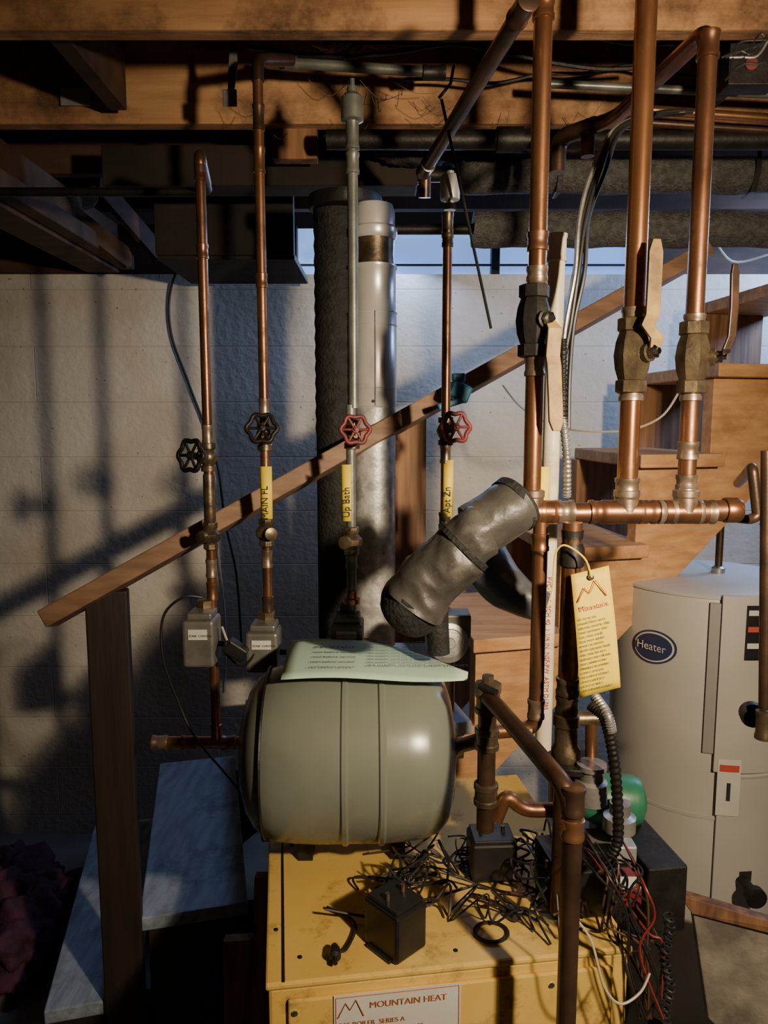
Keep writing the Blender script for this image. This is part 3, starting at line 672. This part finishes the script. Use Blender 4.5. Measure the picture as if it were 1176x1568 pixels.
box('relay_red',P(962,1358,1.10),(.035,.03,.05),mat('red_plastic',(.16,.015,.015),rough=.35),g,bw=.003)
box('relay_label',P(962,1352,1.083),(.026,.002,.02),WHITE,g,bw=0)
box('switch_plate',P(955,1302,1.16),(.035,.03,.03),GALV,g,bw=.003)
for k in range(5): sweep('terminal_post',[Vector((.28+k*.016,1.19,BT+.088)),Vector((.28+k*.016,1.19,BT+.10))],.003,BRS,g,8)
box('side_bracket',BP(BW+.035,.12,BT-.2),(.06,.14,.3),DARK,g,rot=(0,0,.14))
# ---------------------------------------------------------------- wires
random.seed(11)
g=grp('low_voltage_wire_tangle')
def rw(x0,y0,x1,y1,n,zmax,m,r):
    pts=[]
    for i in range(n):
        t=i/(n-1); pts.append(Vector((x0+(x1-x0)*t+random.uniform(-.035,.035),y0+(y1-y0)*t+random.uniform(-.025,.025),BT+.005+random.random()**2*zmax)))
    sweep('wire',spline(pts,6),r,m,g,6)
for k in range(21):
    m=random.choice([WIREK]*6+[WIREC,WIREC,WIREW])
    xx=random.uniform(.06,.26); yy=random.uniform(1.17,1.38)
    rw(xx,yy,xx+random.uniform(-.12,.18),yy+random.uniform(-.08,.08),random.randint(5,8),.05,m,random.choice([.0015,.002,.0025]))
for k in range(8):
    m=random.choice([WIREK,WIREK,WIREC,WIREW]); xx=random.uniform(.22,.36)
    rw(xx,1.12,xx+random.uniform(-.1,.1),1.35,7,.10,m,.0022)
for k in range(5):
    xx=random.uniform(-.09,-.02); rw(xx,1.18+k*.022,xx+.16,1.20+k*.02,6,.03,WIREK,.0022)
for k in range(8):
    xx=P(615,1380,1.2).x; pts=[Vector((xx+random.uniform(-.04,.05),1.20+random.uniform(-.02,.05),BT+.03+random.random()*.06)) for _ in range(5)]
    sweep('wire',spline(pts,5),.0020,WIREK,g,6)
pts=[Vector((P(752,1435,1.14).x+.028*math.cos(a),1.14+.024*math.sin(a),BT+.004)) for a in [i*.4 for i in range(17)]]
sweep('coiled_cord',pts,.003,WIREK,g,8)
sweep('plug_cord',spline([Vector((-.10,1.20,BT+.006)),Vector((-.05,1.16,BT+.006)),Vector((-.06,1.10,BT+.006)),Vector((-.075,1.085,BT+.012))],6),.003,WIREK,g,8)
lathe('plug',Vector((-.078,1.078,BT+.012)),(0.1,-1,0),[(.005,-.02),(.009,-.01),(.010,.006),(.004,.009),(.004,.02)],BLK,g,12)
lathe('wire_nut',P(785,1398,1.18),(0.3,-1,0),[(.012,-.01),(.014,0),(.008,.014),(0,.016)],BLK,g,10)
g=grp('thermostat_wire_bundle')
for k in range(14):
    x0=900+random.uniform(-20,60); m=random.choice([WIREK,WIREK,WIREK,WIREC,WIRER,WIREW,WIREC])
    dd=random.uniform(.98,1.08)
    pts=[P(x0,1300+random.uniform(-20,20),dd+.1),P(x0+30,1335+random.uniform(-15,25),dd),P(960+random.uniform(-40,50),1400+random.uniform(-30,30),dd),P(985+random.uniform(-30,30),1460+random.uniform(-20,40),dd),P(1000+random.uniform(-20,20),1560,dd)]
    sweep('wire',spline(pts,7),.0019,m,g,6)
sweep('white_wire_loop',spline([P(880,1405,.99),P(905,1440,.97),P(925,1510,.96),P(950,1537,.96),P(980,1520,.97),P(995,1490,.98)],7),.0018,WIREW,g,6)
pts=[]
for i in range(120):
    a=i*.9; c=P(1022+4*math.sin(i*.1),1400+i*1.4,1.06); pts.append(c+Vector((.007*math.cos(a),.007*math.sin(a),0)))
sweep('coiled_lead',pts,.0022,DARK,g,6)
def corrugated(name,ctrl,r,m,gg,step=60):
    pts=spline(ctrl,step); rr=[r*(1.0 if i%4<2 else .8) for i in range(len(pts))]
    sweep(name,pts,rr,m,gg,12)
g=grp('cable_bundle')
ctrl=[P(1050,175,1.42),P(1000,180,1.40),P(945,205,1.36),P(915,270,1.33),P(895,340,1.31),P(885,420,1.30),P(872,500,1.30),P(862,580,1.29),P(862,660,1.28)]
for k in range(6):
    o_=Vector((random.uniform(-.011,.011),random.uniform(-.01,.01),random.uniform(-.004,.004)))
    sweep('cable',spline([c+o_*1.0+Vector((random.uniform(-.004,.004),0,0)) for c in ctrl],8),.0040,[WIREK,DARK,WIREK,WIREK,ALU,DARK][k],g,8)
corrugated('flex_conduit',[P(862,640,1.27),P(868,700,1.26),P(868,760,1.28)],.0075,ALU,g,40)
corrugated('flex_conduit_dark',[P(862,520,1.28),P(862,580,1.27),P(862,650,1.27)],.0075,DARK,g,40)
g=grp('flexible_conduit')
corrugated('conduit',[P(905,1080,1.10),P(925,1100,1.08),P(938,1150,1.08),P(945,1220,1.09),P(945,1290,1.10),P(925,1330,1.10)],.009,DARK,g,30)
corrugated('conduit_bright',[P(912,1068,1.11),P(930,1095,1.075),P(936,1120,1.075)],.0085,ALU,g,30)
g=grp('wall_cable')
sweep('cable_1',spline([P(290,380,2.7),P(262,440,2.76),P(262,510,2.77),P(290,590,2.77),P(330,700,2.77),P(345,800,2.77),P(362,880,2.77),P(370,990,2.77)],8),.0045,WIREK,g,8)
sweep('cable_2',spline([P(325,730,2.77),P(335,850,2.77),P(345,950,2.77),P(345,1060,2.77)],8),.003,WIREW,g,8)
g=grp('zone_valve_cord')
sweep('cord',spline([P(310,915,DA-.06),P(280,915,1.48),P(250,945,1.48),P(250,1010,1.48),P(275,1080,1.50),P(300,1130,1.50),P(350,1190,1.50),P(400,1250,1.42),P(455,1300,1.40)],8),.0028,WIREK,g,8)
sweep('cord_2',spline([P(345,1000,1.5),P(370,1020,1.48),P(390,1000,1.48),P(405,960,1.5)],8),.0028,WIREK,g,8)
box('plug_adapter',P(362,995,1.47),(.045,.03,.03),BLK,g,rot=(0,.6,0),bw=.004)
sweep('cord_3',spline([P(340,960,1.5),P(350,985,1.48),P(360,990,1.47)],6),.0025,WIREW,g,8)
g=grp('overhead_cable')
for (ya,yb,dd,rad,mm,xs,xe) in ((40,60,1.62,.004,WIREK,360,1176),(58,48,1.66,.003,WIREK,480,1176),(70,95,1.70,.005,DARK,380,1000),(45,75,1.60,.0035,WIREC,600,1200),(30,66,1.58,.0035,WIREK,350,1176),(120,108,1.78,.004,DARK,620,1176)):
    pts=[]
    for i in range(9):
        t=i/8; p=P(xs+(xe-xs)*t,ya+(yb-ya)*t+random.uniform(-7,7)+9*math.sin(t*9),dd); pts.append(p)
    sweep('cable',spline(pts,8),rad,mm,g,6)
for k in range(7):
    pts=[P(1180-i*22+random.uniform(-10,10),60+i*14+random.uniform(-22,22),1.35) for i in range(4)]
    sweep('loose_wire',spline(pts,6),.0020,random.choice([WIREW,WIREK,WIREK,ALU]),g,6)
sweep('fallen_cable',spline([P(1176,390,2.5),P(1120,400,2.5),P(1085,350,2.4)],6),.004,WIREW,g,6)
sweep('white_cable_arc',spline([P(770,590,2.3),P(800,625,2.2),P(860,655,1.9),P(950,660,1.8),P(1010,640,1.8),P(1040,600,1.8)],7),.0028,WIREW,g,6)
g=grp('junction_box')
box('box_body',P(1150,98,1.55),(.10,.07,.09),DARK,g,bw=.004); box('box_cover',P(1150,98,1.508),(.085,.004,.075),DARK,g,bw=.002)
lathe('knockout',P(1150,98,1.505),-Y,[(.012,0),(.012,.003),(0,.004)],REDW,g,14)
g=grp('joist_nail_plate')
box('plate',P(115,148,1.87),(.07,.004,.04),GALV,g,bw=.001)
# ---------------------------------------------------------------- overhead pipes
g=grp('insulated_ceiling_pipe'); d=2.02
zc=Zof(268,d); pp=[];rr=[]
for i in range(60): pp.append(Vector((.19+i*.035,d,zc-.002*math.sin(i*.7)))); rr.append(.046+.0015*math.sin(i*1.3))
sweep('foam_sleeve',pp,rr,GRYI,g,28)
sweep('inner_pipe',[Vector((-.2,d,zc)),Vector((.2,d,zc))],.018,DARK,g,14)
g=grp('insulated_ceiling_pipe')
zc=Zof(348,d); pp=[];rr=[]
for i in range(60): pp.append(Vector((.235+i*.035,d+.02,zc-.002*math.sin(i*.9)))); rr.append(.046+.0015*math.sin(i*1.7))
sweep('foam_sleeve',pp,rr,GRYI,g,28)
sweep('inner_pipe',[Vector((.0,d+.02,zc)),Vector((.24,d+.02,zc))],.014,DARK,g,14)
g=grp('black_ceiling_pipe')
sweep('drain_run',[P(500,214,1.80),P(1300,214,1.80)],.022,DARK,g,20)
sweep('drain_bell',[P(760,214,1.80),P(800,214,1.80)],.028,DARK,g,20)
g=grp('pipe_hanger_strap')
for x in (.45,.95):
    strip('strap',[Vector((x,d-.052,ZJ+.02)),Vector((x,d-.054,Zof(268,d))),Vector((x,d-.03,Zof(268,d)-.050)),Vector((x,d+.03,Zof(268,d)-.050))],X,.014,.002,DARK,g)
g=grp('grey_conduit')
sweep('conduit_left',[P(440,96,1.70),P(680,112,1.70)],.011,STL,g,14); coupling(g,P(442,96,1.70),X,.012,.04,STL); coupling(g,P(665,111,1.70),X,.013,.05,DARK)
sweep('conduit_right',[P(830,128,1.72),P(1300,150,1.72)],.009,STL,g,14)
g=grp('copper_ceiling_pipe')
sweep('pipe_a',[P(990,168,1.72),P(1300,190,1.72)],.010,COPB,g,14)
sweep('pipe_b',[P(990,188,1.78),P(1300,208,1.78)],.010,COPD,g,14)
sweep('short_drop',fillet([P(900,240,1.6),P(900,195,1.6),P(925,185,1.7)],.02),.014,COPD,g,16)
g=grp('diagonal_drain_pipe')
a=P(652,258,1.70); b=P(800,15,1.15); sweep('pipe',[a,b],.014,COPD,g,18)
coupling(g,a,(b-a),.014,.05,BRS); coupling(g,b,(b-a),.014,.05,COPD)
sweep('drop',fillet([a,a+Vector((-.0,.03,0)),a+Vector((.0,.04,-.05))],.02),.014,COPD,g,16)
g=grp('hanger_rod')
sweep('rod',[P(676,152,1.5),P(752,503,1.5)],.003,DARK,g,8)
sweep('rod_hook',[P(672,150,1.5),P(690,128,1.5),P(695,100,1.5)],.003,DARK,g,8)
g=grp('pipe_bracket')
strip('bracket_strap',[P(357,60,1.66),P(357,100,1.66),P(352,160,1.66)],X,.02,.003,ZVM,g); box('bracket_plate',P(352,150,1.66),(.03,.004,.035),ZVM,g)
g=grp('ceiling_blocking')
x0=P(415,215,1.93).x
box('block_a',Vector((x0+.06,1.93,Zof(215,1.93))),(.11,.04,.10),WOODVO,g)
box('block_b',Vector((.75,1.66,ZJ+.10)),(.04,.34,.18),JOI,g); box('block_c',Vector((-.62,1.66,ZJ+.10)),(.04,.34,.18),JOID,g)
g=grp('ragged_pipe_insulation')
for k,(px,py,dd,sx) in enumerate(((560,215,1.98,.10),(620,232,1.96,.09),(690,226,1.98,.12),(600,262,2.1,.16),(760,222,1.98,.10),(520,60,1.72,.05),(545,52,1.72,.05))):
    bm=bmesh.new(); bmesh.ops.create_icosphere(bm,subdivisions=4,radius=1); c=P(px,py,dd)
    for v in bm.verts:
        nz=noise.noise(v.co*2+Vector((k*7,0,0)))*.5+noise.noise(v.co*7)*.25
        v.co=v.co*(1+nz); v.co=Vector((v.co.x*sx,v.co.y*.035,v.co.z*.030))+c
    me=bpy.data.meshes.new('insulation_lump'); bm.to_mesh(me); bm.free(); me.materials.append(BLKI if k<5 else JOI)
    for p in me.polygons: p.use_smooth=True
    o=bpy.data.objects.new('insulation_lump',me); COL.objects.link(o); o.parent=g
g=grp('hanging_cobwebs')
COB=mat('dusty_cobweb',(.16,.13,.10),rough=.9)
for k in range(26):
    px=random.uniform(380,1100); a=P(px,random.uniform(120,215),1.80); b=a+Vector((random.uniform(-.10,.10),random.uniform(-.05,.05),random.uniform(-.02,.03)))
    m_=a.lerp(b,.5)-Z*random.uniform(.01,.04)
    sweep('strand',spline([a,m_,b],5),.0007,COB,g,5)
# ---------------------------------------------------------------- floor things
g=grp('cloth_heap')
for k in range(6):
    bm=bmesh.new(); bmesh.ops.create_icosphere(bm,subdivisions=5,radius=1)
    c=Vector((-1.20+random.uniform(-.12,.12),2.22+random.uniform(-.15,.12),.07))
    for v in bm.verts:
        nz=noise.noise(v.co*2.2+Vector((k*5,0,0)))*.45+noise.noise(v.co*6)*.2+abs(noise.noise(v.co*3+Vector((0,k,4))))*.3
        v.co=v.co*(1+nz); v.co=Vector((v.co.x*.16,v.co.y*.15,v.co.z*.13))+c; v.co.z=max(v.co.z,.003)
    me=bpy.data.meshes.new('cloth_fold'); bm.to_mesh(me); bm.free(); me.materials.append(CLOTH)
    for p in me.polygons: p.use_smooth=True
    o=bpy.data.objects.new('cloth_fold',me); COL.objects.link(o); o.parent=g
g=grp('sheet_metal_panel')
prism('panel',[P(1040,1370,1.55),P(1240,1430,1.45),P(1240,1445,1.45),P(1060,1400,1.53)],(0.0,.03,-.0),WOODVO,g,.002)
prism('apron',[P(1062,1400,1.54),P(1240,1440,1.47),P(1240,1700,1.40),P(1085,1560,1.50)],(0,.02,0),mat('stained_grey_board',(.34,.31,.26),(.16,.145,.12),.5,.1,14,.3),g,.002)
g=grp('floor_debris')
for k in range(9):
    box('scrap',Vector((.62+random.uniform(-.1,.25),1.5+random.uniform(-.15,.2),.012)),(random.uniform(.04,.1),random.uniform(.03,.08),.02),random.choice([DARK,WOODV,GALV]),g,rot=(0,0,random.uniform(0,3)))
# ---------------------------------------------------------------- LIGHTS
def light(kind,name,loc,energy,color,**k):
    l=bpy.data.lights.new(name,kind); l.energy=energy; l.color=color
    for a,b in k.items(): setattr(l,a,b)
    o=bpy.data.objects.new(name,l); COL.objects.link(o); o.location=loc; return o
def aim(o,t):
    o.rotation_euler=(Vector(t)-o.location).to_track_quat('-Z','Y').to_euler()
WARM=(1.0,.80,.54)
aim(light('SPOT','work_light_wall',(.75,0,1.88),125,WARM,shadow_soft_size=.04,spot_size=math.radians(70),spot_blend=1.0),(-.05,2.8,1.85))
aim(light('SPOT','boiler_fill_spot',(.77,0,1.86),110,WARM,shadow_soft_size=.03,spot_size=math.radians(80),spot_blend=1.0),(.32,1.35,.95))  # unseen second spot, added to keep the boiler bright
light('POINT','general_fill_point',(.75,-.02,1.90),34,WARM,shadow_soft_size=.04)  # unseen weak point light, added as general fill
o=light('AREA','stairwell_daylight',(1.7,2.35,2.3),26,(.38,.57,1.0),shape='RECTANGLE',size=.5,size_y=.3)
aim(o,(-.5,2.2,.7))
o=light('AREA','window_daylight',(-.0,YW-.02,ZW+.07),9,(.42,.60,1.0),shape='RECTANGLE',size=.8,size_y=.12)
aim(o,(-.6,1.9,.3))
w=bpy.data.worlds.new('World'); bpy.context.scene.world=w; w.use_nodes=True
w.node_tree.nodes['Background'].inputs[0].default_value=(.5,.5,.6,1); w.node_tree.nodes['Background'].inputs[1].default_value=.01
cam=bpy.data.cameras.new('Camera'); co=bpy.data.objects.new('Camera',cam); COL.objects.link(co)
co.location=(0,0,CAMH); co.rotation_euler=(math.radians(90)-PITCH,0,0)
cam.sensor_fit='VERTICAL'; cam.sensor_height=36; cam.lens=F/H*36; cam.clip_start=.02
bpy.context.scene.camera=co
